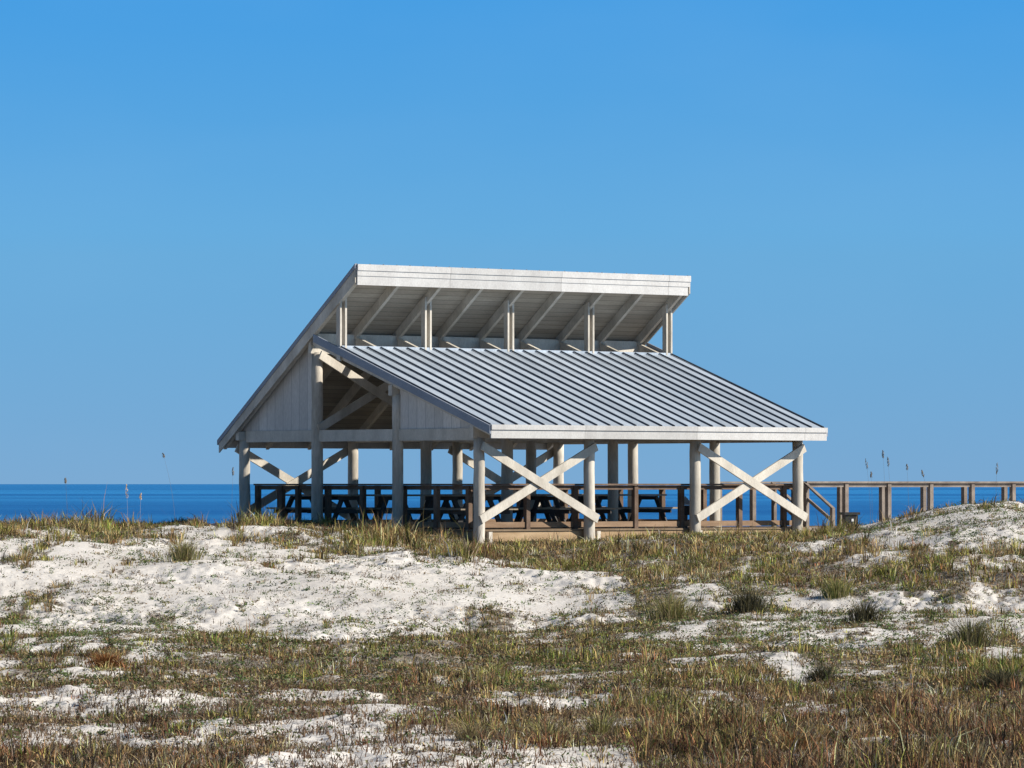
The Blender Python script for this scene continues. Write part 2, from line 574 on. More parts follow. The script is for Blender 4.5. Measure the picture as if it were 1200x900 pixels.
grass = mesh_np('dune_grass', v, q, t, ('tint', cc), M['grass'])
tag(grass, 'mixed green and straw dune grass covering the sand', 'grass', kind='stuff')
print('blades', n)


def leaves(cx, cy, n_each, radius, size, hmax, colr, r):
    rep = np.repeat(np.arange(len(cx)), n_each)
    n = len(rep)
    a = r.random(n) * 2 * np.pi; rr = np.sqrt(r.random(n)) * radius[rep]
    X = cx[rep] + np.cos(a) * rr; Y = cy[rep] + np.sin(a) * rr
    Z = gz(X, Y) + r.random(n) ** 1.5 * hmax[rep] * (1 - .6 * (rr / radius[rep]) ** 2) + .004
    c = np.stack([X, Y, Z], 1)
    az = r.random(n) * 2 * np.pi; til = r.normal(0, .55, n)
    d = np.stack([np.cos(az) * np.cos(til), np.sin(az) * np.cos(til), np.sin(til)], 1)
    s = np.stack([-np.sin(az), np.cos(az), r.normal(0, .35, n)], 1)
    ln = (size * r.uniform(.6, 1.4, n))[:, None]
    v = np.stack([c - d * ln * .5, c + s * ln * .32, c + d * ln * .5, c - s * ln * .32], 1).reshape(-1, 3)
    q = np.arange(n)[:, None] * 4 + np.arange(4)
    col = colr[rep] * r.uniform(.6, 1.4, (n, 1))
    return v, q, np.repeat(col, 4, 0)


# low creeping leafy plants
X1, Y1 = scatter(11000, 40, 64, 2); X2, Y2 = scatter(44000, 64, 114, 2)
X = np.concatenate([X1, X2]); Y = np.concatenate([Y1, Y2])
px, py = photo_xy(X, Y)
cvv, _, _ = cover(X, Y)
wantg = np.clip(pn(X / 1.0, Y / 2.2, 51) * 1.6 + .32, 0, 1) * np.clip(1.15 - np.clip(px - 500, 0, 700) / 700 * .75, .2, 1) * np.clip((880 - py) / 80, .1, 1)
sandy = (1 - cvv) * (.10 + .36 * np.clip(pn(X / 2.2, Y / 4, 71) + .05, 0, 1))
gravelly = np.clip((px - 880) / 120, 0, 1) * np.clip((655 - py) / 20, 0, 1)      # the right crest is dotted all over
sandy = np.maximum(sandy, gravelly * .55)
for (sx, sy, rx, ry, k) in ((880, 735, 330, 60, .75), (110, 735, 190, 55, .70), (330, 705, 330, 28, .14), (420, 735, 200, 18, .55), (620, 800, 130, 25, .6), (280, 850, 360, 60, .42)):
    sandy = np.maximum(sandy, k * np.clip(1.6 - 1.6 * np.hypot((px - sx) / rx, (py - sy) / ry), 0, 1) * np.clip(.75 + pn(X / .9, Y / 3, 73) * 1.2, .1, 1))
ok = (rng.random(len(X)) < np.maximum(wantg * np.clip(cvv + .15, 0, 1), sandy)) & keep_clear(X, Y) & (py > 590)
X = X[ok]; Y = Y[ok]
ncl = len(X)
pal2 = np.array([(.085, .13, .04), (.12, .16, .06), (.07, .10, .035), (.17, .16, .07), (.16, .115, .07)])
colr = pal2[rng.choice(5, ncl, p=[.26, .22, .16, .18, .18])] * np.exp(rng.normal(0, .3, (ncl, 1)))
v, q, cc = leaves(X, Y, rng.integers(10, 30, ncl), rng.uniform(.04, .17, ncl), .036, rng.uniform(.04, .13, ncl), colr, rng)
creeper = mesh_np('creeping_plants', v, q, None, ('tint', cc), M['leaf'])
tag(creeper, 'low leafy green creepers dotted over the white sand', 'ground cover', kind='stuff')
print('leaves', len(q))

# dead stems and dry litter lying on the sand
X1, Y1 = scatter(20000, 40, 60, 2); X2, Y2 = scatter(12000, 60, 112, 2)
X = np.concatenate([X1, X2]); Y = np.concatenate([Y1, Y2])
cvv, px, py = cover(X, Y)
ok = (rng.random(len(X)) < np.where(py > 790, .20 + .38 * np.clip(pn(X / .5, Y / 2.2, 81) + .4, 0, 1), .14 + .5 * cvv)) & keep_clear(X, Y)
X = X[ok]; Y = Y[ok]
n_each = rng.integers(4, 11, len(X)); rep = np.repeat(np.arange(len(X)), n_each); n = len(rep)
a = rng.random(n) * 6.283; rr = rng.random(n) * .16
xx = X[rep] + np.cos(a) * rr; yy = Y[rep] + np.sin(a) * rr
root = np.stack([xx, yy, gz(xx, yy) - .005], 1)
pal3 = np.array([(.10, .065, .04), (.19, .125, .08), (.13, .065, .04), (.27, .2, .13), (.06, .045, .035)])
col = pal3[rng.choice(5, n, p=[.27, .25, .2, .16, .12])] * rng.uniform(.7, 1.3, (n, 1))
v, q, t, cc = blades(root, rng.uniform(.03, .13, n), rng.random(n) * 6.283, np.abs(rng.normal(.9, .6, n)), rng.uniform(.006, .013, n), col, rng)
nl = 110000
Xs, Ys = scatter(nl, 40, 112, 1.6)
cs, _, pys = cover(Xs, Ys)
ok = (rng.random(nl) < .10 + .8 * cs) & keep_clear(Xs, Ys)
Xs = Xs[ok]; Ys = Ys[ok]; pys = pys[ok]
palS = np.array([(.36, .27, .15), (.20, .13, .07), (.12, .06, .03), (.05, .036, .024), (.13, .135, .045), (.25, .2, .15)])
colS = palS[rng.choice(6, len(Xs), p=[.2, .24, .18, .14, .14, .10])]
v2, q2, c2 = leaves(Xs, Ys, rng.integers(3, 8, len(Xs)), rng.uniform(.04, .16, len(Xs)), .034, rng.uniform(.05, .15, len(Xs)), colS, rng)
q = np.concatenate([q, q2 + len(v)]); v = np.concatenate([v, v2]); cc = np.concatenate([cc, c2])
litter = mesh_np('dry_stems', v, q, t, ('tint', cc), M['grass'])
tag(litter, 'broken brown dead stems and litter on the sand', 'dead stems', kind='stuff')
print('stems', n)


# noticeable single tussocks
def tussock(px, py, hgt, rad, nbl, pal, label, cat='grass tuft', group=None, lean_m=.45, name='grass_tuft'):
    # find the ground point on the bearing px whose dip is py
    yy = np.linspace(40, 118, 3000); xx = (px - 600) / F * yy
    dip = 567 - F * base_z(xx, yy) / yy
    k = int(np.argmin(np.abs(dip - py)))
    cx, cy = float(xx[k]), float(yy[k]); cz = float(gz(np.array([cx]), np.array([cy]))[0])
    r = np.random.default_rng(int(px * 7 + py))
    a = r.random(nbl) * 6.283; rr = np.abs(r.normal(0, .5, nbl)).clip(0, 1.3) * rad
    hgt = hgt * np.exp(-(rr / rad) ** 2 * .6)
    X = np.cos(a) * rr; Y = np.sin(a) * rr
    root = np.stack([X, Y, gz(X + cx, Y + cy) - cz - .012], 1)
    pal = np.array(pal)
    col = pal[r.integers(0, len(pal), nbl)] * r.uniform(.7, 1.3, (nbl, 1))
    v, q, t, cc = blades(root, hgt * r.uniform(.5, 1.1, nbl), a + r.normal(0, .5, nbl), np.abs(r.normal(lean_m, .4, nbl)) + rr / rad * .25, r.uniform(.006, .011, nbl) * (1.5 if cy > 80 else 1), col, r)
    o = mesh_np(name, v, q, t, ('tint', cc), M['grass'])
    o.location = (cx, cy, cz)
    tag(o, label, cat, group)
    return o


DKG = [(.05, .05, .028), (.09, .08, .045), (.032, .03, .02), (.16, .14, .085), (.12, .105, .05)]
YEL = [(.30, .27, .09), (.20, .21, .07), (.38, .31, .16), (.14, .16, .05)]
STR = [(.40, .33, .19), (.30, .24, .13), (.22, .2, .08), (.16, .12, .07)]
G1 = 'dark grass tussocks on the right slope'
tussock(876, 716, .44, .40, 650, DKG, 'dark grass tussock left of the big bare sand patch, nearest the pavilion', group=G1)
tussock(1012, 733, .40, .30, 420, DKG, 'dark narrow grass tussock at the left edge of the big bare sand patch', group=G1)
tussock(1137, 765, .48, .40, 700, DKG + YEL, 'large grey green grass tussock in front of the bare sand patch at right', group=G1)
tussock(1172, 810, .34, .34, 800, DKG, 'blackish grass tussock with a deep shadow close to the right edge', group=G1)
tussock(962, 798, .28, .28, 420, DKG, 'small dark grass tussock low on the slope below the sand patch', group=G1)
G2 = 'arching straw tussocks in the foreground'
tussock(705, 864, .34, .22, 320, YEL + STR, 'yellow green tussock of long arching blades in the central foreground', group=G2, lean_m=.8)
tussock(640, 872, .30, .2, 280, STR + YEL, 'straw coloured arching tussock just above the bottom strip of sand', group=G2, lean_m=.9)
tussock(551, 880, .26, .16, 220, STR, 'pale bent grass tussock beside the small sand bank at the bottom', group=G2, lean_m=1.0)
tussock(785, 722, .52, .60, 800, YEL + STR, 'tall yellow green grass clump at the right end of the sand slope', lean_m=.35)
tussock(215, 662, .45, .40, 420, YEL + STR, 'tall olive grass clump on the dune crest left of the pavilion', lean_m=.35)
tussock(980, 700, .34, .32, 520, YEL, 'wide yellow grass clump behind the bare sand patch', lean_m=.3)
tussock(182, 800, .10, .06, 90, STR, 'small straw tuft on the speckled sand at left', lean_m=.7)
RUST = [(.26, .11, .035), (.33, .15, .05), (.18, .075, .03), (.22, .12, .05)]
tussock(124, 784, .26, .26, 700, RUST, 'rounded rusty orange dead bush on the left slope', 'bush', name='dead_bush', lean_m=.7)
tussock(650, 812, .14, .16, 260, YEL, 'short bright tuft above the speckled sand in the middle foreground', lean_m=.5)
tussock(930, 884, .24, .35, 380, RUST + STR, 'reddish brown grass clump at the bottom right foreground', lean_m=.7)

# ------------------------------------------------------------------ pavilion
pav = empty('picnic_pavilion', (X0, Y0, GB), A)
tag(pav, 'white open picnic pavilion with a tall split roof of standing seam metal', 'pavilion')
DZL = -GB
LEN = 3 * L3
U0, U1 = -.25, LEN + .25


def low(v):   # top of the lower roof
    return 1.27 + .343 * (v + .66)


def upp(v):   # top of the upper roof
    return 4.90 - .771 * (v - 3.96)


tops = [1.0, 1.98, 2.98, 1.0]
for k in range(4):
    for i in range(4):
        u = i * L3; v = V[k]
        x, y = uv(u, v)
        zb = float(gz(np.array([x]), np.array([y]))[0]) - .3
        r = .128 + random.uniform(-.006, .006)
        nseg = 9
        pts = []
        for s in range(nseg):
            f_ = s / (nseg - 1)
            pts.append((u + random.uniform(-.008, .008), v + random.uniform(-.008, .008), zb + (tops[k] - zb) * f_))
        mb = MB(DZL); mb.tube(pts, [r * (1.03 - .06 * s / (nseg - 1)) for s in range(nseg)], 18, .01)
        mb.build('post', M['pole'], pav, True)

# plate beams along the rows, tie beams across the two gables and the inner frames
for k, (z0, z1, w) in enumerate([(1.0, 1.245, .12), (1.96, 2.19, .12), (2.95, 3.40, .1), (1.0, 1.20, .12)]):
    MB(DZL).box(-.22, LEN + .22, V[k] - w / 2, V[k] + w / 2, z0, z1).build('plate_beam', M['paint'], pav)
for i in range(4):
    u = i * L3
    if i in (0, 3):
        for a, c in ((V[0], V[1]), (V[1], V[2]), (V[2], V[3])):
            MB(DZL).box(u - .05, u + .05, a + .10, c - .10, .955, 1.215).build('tie_beam', M['paint'], pav)
    else:
        MB(DZL).box(u - .05, u + .05, V[0] + .1, V[3] - .1, .965, 1.205).build('tie_beam', M['paint'], pav)


# X bracing
def xbrace(k, i, za, zb, side, w=.19):
    ua, ub = i * L3, (i + 1) * L3
    v1 = V[k] + side * .155; v2 = V[k] + side * .205
    e = .08
    MB(DZL).beam((ua - e, v1, zb), (ub + e, v1, za), .045, w, (0, 1, 0)).build('brace', M['paint'], pav)
    MB(DZL).beam((ua - e, v2, za), (ub + e, v2, zb), .045, w, (0, 1, 0)).build('brace', M['paint'], pav)


for i in (0, 2):
    xbrace(0, i, .83, -.78, -1)
    xbrace(3, i, .83, -.78, 1)

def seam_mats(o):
    # the standing seams (every prism after the sheet itself: 6 faces each) have their shadow painted in as a dark colour
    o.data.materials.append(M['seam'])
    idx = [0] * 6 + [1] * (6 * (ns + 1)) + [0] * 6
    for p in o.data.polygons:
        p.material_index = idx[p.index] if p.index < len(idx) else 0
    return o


xbrace(2, 0, 2.92, 1.25, -1)          # the tall middle row is braced in its first bay

# lower roof: sheet, standing seams, eave and top flashing as one metal part
rf = MB(DZL)
vA, vB = -.66, 4.56
rf.prism_u([(vA, low(vA)), (vB, low(vB)), (vB, low(vB) - .03), (vA, low(vA) - .03)], U0, U1)
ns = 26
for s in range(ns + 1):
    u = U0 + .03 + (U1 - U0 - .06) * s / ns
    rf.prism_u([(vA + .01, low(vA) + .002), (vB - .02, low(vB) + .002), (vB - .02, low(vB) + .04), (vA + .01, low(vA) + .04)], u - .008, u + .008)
rf.box(U0, U1, vB - .01, vB + .03, low(vB) - .10, low(vB) + .045)
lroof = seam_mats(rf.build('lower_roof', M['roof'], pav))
# boarding under the sheet
MB(DZL).prism_u([(vA + .05, low(vA + .05) - .033), (vB - .02, low(vB - .02) - .033), (vB - .02, low(vB - .02) - .065), (vA + .05, low(vA + .05) - .065)], U0 + .05, U1 - .05).build('soffit', M['soffit_shade'], lroof)
MB(DZL).box(U0 - .005, U1 + .005, vA - .075, vA - .03, 1.175, 1.285).build('drip_trim', M['fascia'], lroof)
MB(DZL).box(U0, U1, vA - .045, vA - .003, .99, 1.20).build('fascia_board', M['fascia'], lroof)
for u in (U0 - .02, U1 + .02):
    MB(DZL).prism_u([(vA - .04, low(vA - .04) + .01), (5.47, low(5.47) + .01), (5.47, low(5.47) - .17), (vA - .04, low(vA - .04) - .17)], u - .02, u + .02).build('rake_board', M['rake'], lroof)

# upper roof
vR, vE = 3.96, 8.98
ur = MB(DZL)
ur.prism_u([(vR, upp(vR)), (vE, upp(vE)), (vE, upp(vE) - .035), (vR, upp(vR) - .035)], U0, U1)
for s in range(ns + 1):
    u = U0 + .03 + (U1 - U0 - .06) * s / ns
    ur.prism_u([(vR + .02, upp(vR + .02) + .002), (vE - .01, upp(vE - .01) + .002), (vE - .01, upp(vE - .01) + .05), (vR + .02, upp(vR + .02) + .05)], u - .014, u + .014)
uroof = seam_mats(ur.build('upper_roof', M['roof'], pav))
MB(DZL).prism_u([(vR + .05, upp(vR + .05) - .038), (vE - .05, upp(vE - .05) - .038), (vE - .05, upp(vE - .05) - .08), (vR + .05, upp(vR + .05) - .08)], U0 + .05, U1 - .05).build('soffit', M['soffit'], uroof)
MB(DZL).box(U0 - .005, U1 + .005, vR - .068, vR + .02, 4.775, 4.915).build('drip_trim', M['fascia'], uroof)
MB(DZL).box(U0, U1 - .0, vR - .047, vR - .01, 4.655, 4.79).build('fascia_board', M['fascia'], uroof)
MB(DZL).box(U0 + .01, U1 - .06, vR - .03, vR + .02, 4.45, 4.67).build('fascia_board', M['fascia'], uroof)
MB(DZL).box(U0, U1, vE - .01, vE + .035, upp(vE) - .20, upp(vE) + .02).build('fascia_board', M['fascia'], uroof)
for u in (U0 - .02, U1 + .02):
    MB(DZL).prism_u([(vR - .02, upp(vR - .02) + .012), (vE + .04, upp(vE + .04) + .012), (vE + .04, upp(vE + .04) - .10), (vR - .02, upp(vR - .02) - .10)], u - .035, u + .02).build('rake_trim', M['rake'], uroof)
    MB(DZL).prism_u([(vR, upp(vR) - .08), (vE, upp(vE) - .08), (vE, upp(vE) - .31), (vR, upp(vR) - .40)], u - .015, u + .02).build('rake_board', M['paint'], uroof)

# rafters of both roofs, and the paired struts in the clerestory opening
RU = [-.15 + i * (LEN + .3) / 8 for i in range(9)]
for u in RU:
    MB(DZL).prism_u([(vA + .06, low(vA + .06) - .067), (5.60, low(5.60) - .067), (5.60, low(5.60) - .28), (vA + .06, low(vA + .06) - .24)], u - .04, u + .04).build('rafter', M['paint'], pav)
    MB(DZL).prism_u([(vR + .03, upp(vR + .03) - .082), (vE - .06, upp(vE - .06) - .082), (vE - .06, upp(vE - .06) - .28), (vR + .03, upp(vR + .03) - .33)], u - .045, u + .045).build('rafter', M['paint'], pav)
for i in (0, 2, 4, 6, 8):
    for s in (-1, 1):
        u = RU[i] + s * .073
        MB(DZL).prism_u([(4.54, low(4.54) - .3), (4.68, low(4.68) - .3), (4.68, upp(4.68) - .16), (4.54, upp(4.54) - .20)], u - .025, u + .025).build('strut', M['paint'], pav)

# gable boarding
for u in (.0, LEN):
    a, c = V[2] + .1, V[3] + .02
    MB(DZL).prism_u([(a, 1.217), (c, 1.217), (c, upp(c) - .085), (a, upp(a) - .085)], u - .018, u + .018).build('gable_siding', M['siding'], pav)
    a, c = V[0] - .02, V[1] - .1
    MB(DZL).prism_u([(a, 1.217), (c, 1.217), (c, low(c) - .07), (a, low(a) - .07)], u - .018, u + .018).build('gable_siding', M['siding'], pav)

# ------------------------------------------------------------------ deck under the pavilion
deck = empty('picnic_deck', (X0, Y0, GB), A)
tag(deck, 'brown timber deck with post and rail edge under the pavilion', 'deck')
MB(DZL).box(.06, 9.95, .10, 8.45, DECK - .04, DECK).build('floor', M['deckwood'], deck)
MB(DZL).box(.10, 9.90, .13, .17, DECK - .26, DECK - .045).build('rim_board', M['rim'], deck)
MB(DZL).box(.10, .14, .18, 8.40, DECK - .26, DECK - .045).build('rim_board', M['rim'], deck)
MB(DZL).box(9.86, 9.90, .18, 8.40, DECK - .26, DECK - .045).build('rim_board', M['rim'], deck)
MB(DZL).box(.15, 9.85, 8.36, 8.40, DECK - .26, DECK - .045).build('rim_board', M['rim'], deck)


def rail_run(parent, mat, p, q, ztop, posts, zfloor, cap_w=.19, bottom=True, lower=None):
    p = Vector(p); q = Vector(q); d = (q - p).normalized(); n = Vector((-d.y, d.x))
    L = (q - p).length
    s3 = (n.x, n.y, 0)
    P = lambda t, z, off=0.0: (p.x + d.x * t + n.x * off, p.y + d.y * t + n.y * off, z)
    MB(DZL).beam(P(0, ztop - .02), P(L, ztop - .02), cap_w, .038, s3).build('cap_rail', mat, parent)
    MB(DZL).beam(P(0, ztop - .09), P(L, ztop - .09), .038, .09, s3).build('top_rail', mat, parent)
    if bottom:
        MB(DZL).beam(P(0, zfloor + .10), P(L, zfloor + .10), .038, .12, s3).build('bottom_rail', M['kick'], parent)
    for t in posts:
        mb = MB(DZL); mb.beam(P(t, zfloor - .35), P(t, ztop - .042), .11, .11, s3)
        mb.build('railing_post', mat, parent)


rail_run(deck, M['rail'], (.26, .26), (9.75, .26), .005, [.0, 1.34, 2.74, 4.54, 5.94, 7.74, 9.14, 9.49], DECK)
rail_run(deck, M['rail'], (.26, 8.25), (.26, .30), .004, [.05, .95, 1.55, 2.65, 3.9, 5.35, 6.5, 7.6], DECK)
rail_run(deck, M['rail'], (9.75, 8.25), (.30, 8.25), .002, [.05, 1.5, 2.9, 4.4, 5.9, 7.4, 8.8], DECK)
rail_run(deck, M['rail'], (9.75, 3.3), (9.75, 8.2), .003, [.05, 1.5, 3.0, 4.6], DECK)
for u in (.36, 3.52, 6.6):
    MB(DZL).box(u - .05, u + .05, .03, .12, DECK - .5, DECK - .05).build('pile', M['paint'], deck)

# ------------------------------------------------------------------ boardwalk and stair
bx, by = uv(10.0, 1.5)
walk = empty('boardwalk', (X0, Y0, GB), A)
tag(walk, 'weathered timber boardwalk with rails leading right from the pavilion', 'boardwalk')
MB(DZL).box(9.98, 26, 1.45, 3.25, DECK - .045, DECK - .005).build('floor', M['deckwood'], walk)
MB(DZL).box(9.99, 26, 1.40, 1.445, DECK - .25, DECK - .01).build('rim_board', M['greywood'], walk)
MB(DZL).box(9.99, 26, 3.255, 3.30, DECK - .25, DECK - .01).build('rim_board', M['greywood'], walk)
near = [12.6 + 1.42 * k for k in range(10)]
far = [12.66 + 1.42 * k for k in range(10)]
rail_run(walk, M['greywood'], (11.25, 1.5), (26, 1.5), .06, [u - 11.25 for u in [11.3] + near if u < 26], DECK, bottom=False)
rail_run(walk, M['greywood'], (9.9, 3.2), (26, 3.2), .055, [u - 9.9 for u in [10.1, 11.2] + far if u < 26], DECK, bottom=False)
st = MB(DZL)
stair = None
for k in range(3):
    o = MB(DZL).box(10.25, 11.2, 1.10 - .28 * k, 1.38 - .28 * k, DECK - .04 - .14 * (k + 1), DECK - .14 * (k + 1))
    o.build('stair_tread', M['greywood'], walk)
for u in (10.2, 11.25):
    MB(DZL).beam((u, 1.48, .03), (u, .52, -.58), .09, .04, (1, 0, 0)).build('handrail', M['greywood'], walk)
    MB(DZL).beam((u, 1.48, -.30), (u, .52, -.88), .04, .07, (1, 0, 0)).build('handrail', M['greywood'], walk)
    for v, zt in ((1.42, -.01), (.55, -.57)):
        MB(DZL).box(u - .045, u + .045, v - .045, v + .045, -1.6, zt).build('railing_post', M['greywood'], walk)
pipe = [(9.98, .9, -.95), (9.98, .9, -.35), (9.98, .87, -.15), (9.98, .78, -.06), (9.98, .66, -.06), (9.98, .58, -.16), (9.98, .55, -.5), (9.98, .5, -.7)]
MB(DZL).tube(pipe, [.02] * len(pipe), 8).build('grab_rail', M['white'], walk, True)

# ------------------------------------------------------------------ picnic tables on the deck
GT = 'picnic tables on the pavilion deck'


def picnic_table(u, v, rot, label):
    x, y = uv(u, v)
    r = empty('picnic_table', (x, y, DECK), A + rot)
    tag(r, label, 'picnic table', GT)
    m_ = MB()
    for k in range(5):
        m_.box(-.92, .92, -.37 + k * .15, -.37 + k * .15 + .14, .72, .76)
    m_.build('tabletop', M['tabletop'], r)
    for s in (-1, 1):
        b_ = MB()
        for k in range(2):
            y0 = s * .70 - .135 + k * .135
            b_.box(-.92, .92, y0, y0 + .128, .42, .46)
        b_.build('bench_seat', M['tabletop'], r)
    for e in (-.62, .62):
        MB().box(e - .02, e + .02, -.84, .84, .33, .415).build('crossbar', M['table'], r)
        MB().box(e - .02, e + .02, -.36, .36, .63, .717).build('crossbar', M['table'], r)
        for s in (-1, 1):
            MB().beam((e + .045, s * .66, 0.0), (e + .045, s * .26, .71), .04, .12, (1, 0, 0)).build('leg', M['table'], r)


picnic_table(1.25, 5.35, .05, 'picnic table in the nearest gable bay behind the second post from the left')
picnic_table(1.3, 2.1, math.pi / 2, 'picnic table turned crossways just behind the near corner post')
picnic_table(4.35, 2.1, .0, 'picnic table behind the left cross brace of the sunny long side')
picnic_table(4.7, 5.7, math.pi / 2, 'picnic table turned crossways in the middle of the back row')
picnic_table(7.55, 3.6, .0, 'long lit picnic table in the open bay between the two cross braces')
picnic_table(1.35, 3.85, .0, 'picnic table in the shade between the two middle gable posts')
picnic_table(4.3, 3.95, .0, 'picnic table at the very centre of the deck')
picnic_table(1.2, 7.1, math.pi / 2, 'picnic table turned crossways in the back left corner of the deck')
picnic_table(7.9, 6.6, .1, 'picnic table at the seaward back corner of the deck')

x, y = uv(7.7, 1.75)
binr = empty('pedestal_bin', (x, y, DECK), A + .75)
tag(binr, 'small post mounted bin with a pale blue pyramid lid behind the railing', 'bin')
MB().box(-.05, .05, -.05, .05, 0, .3).build('pedestal', M['rail'], binr)
MB().add([(-.12, -.12, .28), (.12, -.12, .28), (.12, .12, .28), (-.12, .12, .28), (-.14, -.14, .50), (.14, -.14, .50), (.14, .14, .50), (-.14, .14, .50)],
         [(0, 3, 2, 1), (4, 5, 6, 7), (0, 1, 5, 4), (1, 2, 6, 5), (2, 3, 7, 6), (3, 0, 4, 7)]).build('body', M['darkbox'], binr)
MB().add([(-.17, -.17, .505), (.17, -.17, .505), (.17, .17, .505), (-.17, .17, .505), (0, 0, .72), (-.17, -.17, .53), (.17, -.17, .53), (.17, .17, .53), (-.17, .17, .53)],
         [(0, 3, 2, 1), (0, 1, 6, 5), (1, 2, 7, 6), (2, 3, 8, 7), (3, 0, 5, 8), (5, 6, 4), (6, 7, 4), (7, 8, 4), (8, 5, 4)]).build('lid', M['galv'], binr)

# dark box in the grass in front of the boardwalk
x, y = (996 - 600) / F * 116.0, 116.0
zb = float(gz(np.array([x]), np.array([y]))[0])
boxr = empty('ground_box', (x, y, zb), .3)
tag(boxr, 'small dark box half hidden in grass in front of the boardwalk rail', 'box')
bh = -.71 - zb
MB().box(-.15, .15, -.12, .12, -.05, bh).build('body', M['darkbox'], boxr)
MB().box(-.19, .19, -.15, .15, bh + .002, bh + .06).build('lid', M['darkbox'], boxr)
MB().box(-.01, .04, -.13, -.122, bh - .15, bh - .09).build('plate', M['white'], boxr)


# ------------------------------------------------------------------ sea oats
def sea_oat(px, py_top, dist, head_len, label, pale=False, tilt=.15, group=None):
    x = (px - 600) / F * dist
    ztop = -(py_top - 567) / F * dist
    zg = float(gz(np.array([x]), np.array([dist]))[0])
    hgt = ztop - zg
    r = random.Random(int(px * 13))
    ty = r.choice([-1, 1]) * tilt
    o = empty('sea_oat', (x - ty * hgt * .35, dist, zg))
    tag(o, label, 'sea oat', group)
    pts = []
    for k in range(8):
        f_ = k / 7
        pts.append((ty * hgt * .35 * f_ ** 2, 0, (hgt - head_len * .9) * f_ - .02 * (k == 0)))
    mb = MB(); mb.tube(pts, [.003 - .0015 * k / 7 for k in range(8)], 6)
    mat = M['oat_pale'] if pale else M['oat']
    mb.build('stalk', mat, o)
    hd = MB()
    p0 = Vector(pts[-1])
    for k in range(26):
        f_ = k / 25
        c = p0 + Vector((ty * head_len * (.25 * f_ + .5 * f_ * f_), 0, head_len * .95 * f_))
        a = r.random() * 6.283; rad = .017 * math.sin(math.pi * min(1, f_ * .85 + .12)) + .006
        dv = Vector((math.cos(a), math.sin(a), -.35)) * rad
        s_ = Vector((-math.sin(a), math.cos(a), 0)) * .011
        u_ = Vector((0, 0, .03))
        e = c + dv
        nrm = Vector((math.cos(a), math.sin(a), 0)) * .003
        hd.add([tuple(c), tuple(e + s_ + u_ * .2), tuple(e + dv * .5 - u_), tuple(e - s_ + u_ * .2), tuple(e + nrm + u_ * .1)],
               [(0, 1, 4), (1, 2, 4), (2, 3, 4), (3, 0, 4), (0, 3, 2, 1)])
    hd.build('seed_head', mat, o)
    # two narrow leaves at the base
    for s in (-1, 1):
        lf = MB()
        b_ = hgt * .45
        q_ = [(0, 0, 0), (s * b_ * .12, 0, b_ * .5), (s * b_ * .4, 0, b_ * .8), (s * b_ * .75, 0, b_ * .75)]
        for a_, c_, w1, w2 in ((0, 1, .006, .007), (1, 2, .007, .005), (2, 3, .005, .001)):
            A_, C_ = q_[a_], q_[c_]
            lf.add([(A_[0], -w1, A_[2]), (A_[0], w1, A_[2]), (C_[0], w2, C_[2]), (C_[0], -w2, C_[2])], [(0, 1, 2, 3)])
        lf.build('leaf', mat, o)
    return o


M['oat'] = mat_plain('sea_oat_dry', (.14, .12, .10), (.22, .19, .15), 20, (1, 1, 1), .8, .1)
M['oat_pale'] = mat_plain('sea_oat_pale', (.45, .30, .18), (.58, .48, .36), 14, (1, 1, 1), .8, .1)
GO = 'sea oats along the dune crest'
sea_oat(1016, 538, 110.5, .22, 'dark sea oat head left of the highest one above the boardwalk', group=GO)
sea_oat(1021, 553, 110.0, .12, 'lowest short sea oat just clearing the boardwalk rail near the stair', group=GO, tilt=.05)
sea_oat(1035, 528, 110.8, .16, 'highest sea oat in the cluster above the boardwalk rail', group=GO, tilt=.08)
sea_oat(1041, 536, 110.2, .2, 'thick sea oat right of the highest one above the boardwalk', group=GO, tilt=.1)
sea_oat(1063, 544, 111, .12, 'thin faint sea oat alone in the middle of the boardwalk rail', group=GO, tilt=.08)
sea_oat(1082, 551, 110.6, .14, 'strongly leaning sea oat above the boardwalk rail', group=GO, tilt=.35)
sea_oat(1168, 543, 110.4, .24, 'tall lone sea oat above the far right part of the boardwalk', group=GO, tilt=.06)
sea_oat(149, 568, 101, .28, 'pale orange and white sea oat standing out against the blue water', True, .05, GO)
sea_oat(165, 578, 102, .12, 'short pale sea oat beside the orange one against the water', True, .05, GO)
sea_oat(77, 560, 103, .10, 'small dark sea oat touching the horizon at far left', group=GO, tilt=.1)
sea_oat(192, 531, 104, .08, 'tall thin leaning sea oat high in the sky left of the pavilion', group=GO, tilt=.4)
sea_oat(273, 548, 107, .16, 'slim sea oat beside the left eave of the pavilion', group=GO, tilt=.06)

# ------------------------------------------------------------------ light, sky, camera
EL = math.radians(33)
AZ = math.radians(-12)          # from +X towards the viewpoint
sd = Vector((math.cos(AZ) * math.cos(EL), math.sin(AZ) * math.cos(EL), math.sin(EL)))
sun = bpy.data.lights.new('sun', 'SUN')
sun.energy = 5.0
sun.angle = math.radians(.5)
sun.color = (1, .93, .82)
so = bpy.data.objects.new('sun', sun)
so.rotation_euler = (-sd).to_track_quat('-Z', 'Y').to_euler()
so.location = (40, 40, 60)
C.objects.link(so)

w = bpy.data.worlds.new('World')
scene.world = w
w.use_nodes = True
nt = w.node_tree
bg = nt.nodes['Background']
tc = nt.nodes.new('ShaderNodeTexCoord')
sp = nt.nodes.new('ShaderNodeSeparateXYZ')
nt.links.new(tc.outputs['Generated'], sp.inputs[0])
cm = nt.nodes.new('ShaderNodeCombineXYZ')
nt.links.new(sp.outputs[0], cm.inputs[0]); nt.links.new(sp.outputs[1], cm.inputs[1])
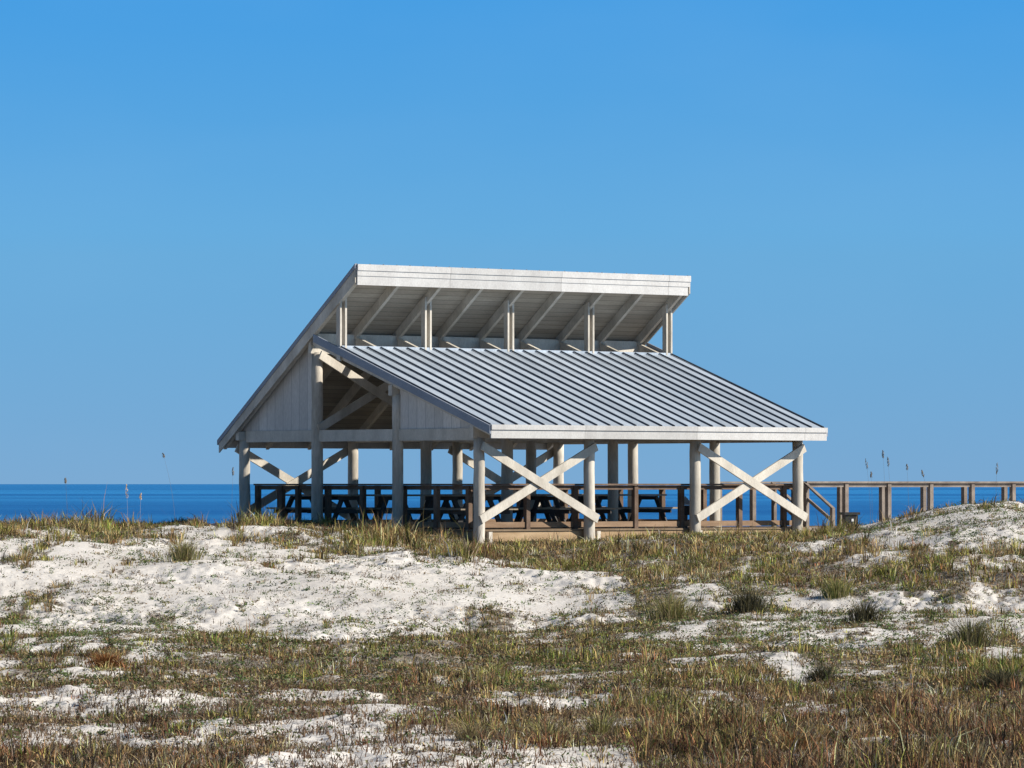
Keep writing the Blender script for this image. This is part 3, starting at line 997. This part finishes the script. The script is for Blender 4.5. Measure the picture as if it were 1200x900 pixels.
# dry clear air: the blue reaches almost down to the horizon
mr = nt.nodes.new('ShaderNodeMapRange')
mr.inputs[1].default_value = 0.0; mr.inputs[2].default_value = .1
mr.inputs[3].default_value = .20; mr.inputs[4].default_value = .36
mr.clamp = False
nt.links.new(sp.outputs[2], mr.inputs[0])
mx = nt.nodes.new('ShaderNodeMath'); mx.operation = 'MAXIMUM'
lim = nt.nodes.new('ShaderNodeMath'); lim.operation = 'MINIMUM'
nt.links.new(mr.outputs[0], lim.inputs[0]); lim.inputs[1].default_value = 1.3
nt.links.new(lim.outputs[0], mx.inputs[0]); nt.links.new(sp.outputs[2], mx.inputs[1])
nt.links.new(mx.outputs[0], cm.inputs[2])
nrm = nt.nodes.new('ShaderNodeVectorMath'); nrm.operation = 'NORMALIZE'
nt.links.new(cm.outputs[0], nrm.inputs[0])
sky = nt.nodes.new('ShaderNodeTexSky')
sky.sky_type = 'NISHITA'
sky.sun_disc = False
sky.sun_elevation = EL
sky.sun_rotation = math.pi / 2 - AZ
sky.altitude = 0
sky.air_density = 1.0
sky.dust_density = .3
sky.ozone_density = 2.0
nt.links.new(nrm.outputs[0], sky.inputs['Vector'])
tint = mix_rgb(nt, 1.0, sky.outputs[0], mix_rgb(nt, ramp(nt, sp.outputs[2], .045, .098), mix_rgb(nt, ramp(nt, sp.outputs[2], 0, .05), (.64, .82, .92), (.57, 1.06, 1.18)), (.32, 1.05, 1.43)), 'MULTIPLY')
hi = mix_rgb(nt, 1.0, sky.outputs[0], (.33, .46, .55), 'MULTIPLY')
tint = mix_rgb(nt, ramp(nt, sp.outputs[2], .11, .4), tint, hi)
nz = nt.nodes.new('ShaderNodeTexNoise')          # thin high haze, barely uneven
nz.inputs['Scale'].default_value = 9
nz.inputs['Detail'].default_value = 4
mpz = nt.nodes.new('ShaderNodeMapping')
mpz.inputs['Scale'].default_value = (1, 1, 3)
nt.links.new(tc.outputs['Generated'], mpz.inputs[0])
nt.links.new(mpz.outputs[0], nz.inputs['Vector'])
tint = mix_rgb(nt, ramp(nt, nz.outputs['Fac'], .45, .75, 0, .06), tint, (2.6, 4.2, 6.0))
nt.links.new(tint, bg.inputs[0])
bg.inputs[1].default_value = .10

cam = bpy.data.cameras.new('camera')
cam.sensor_width = 36
cam.lens = F / 1200 * 36
cam.clip_start = .5
cam.clip_end = 100000
co = bpy.data.objects.new('camera', cam)
co.location = (0, 0, 0)
co.rotation_euler = (math.pi / 2 + math.atan(117 / F), 0, 0)
C.objects.link(co)
scene.camera = co

scene.view_settings.view_transform = 'Standard'
scene.view_settings.look = 'None'
scene.view_settings.exposure = 0.5
scene.view_settings.gamma = 1
scene.render.film_transparent = False
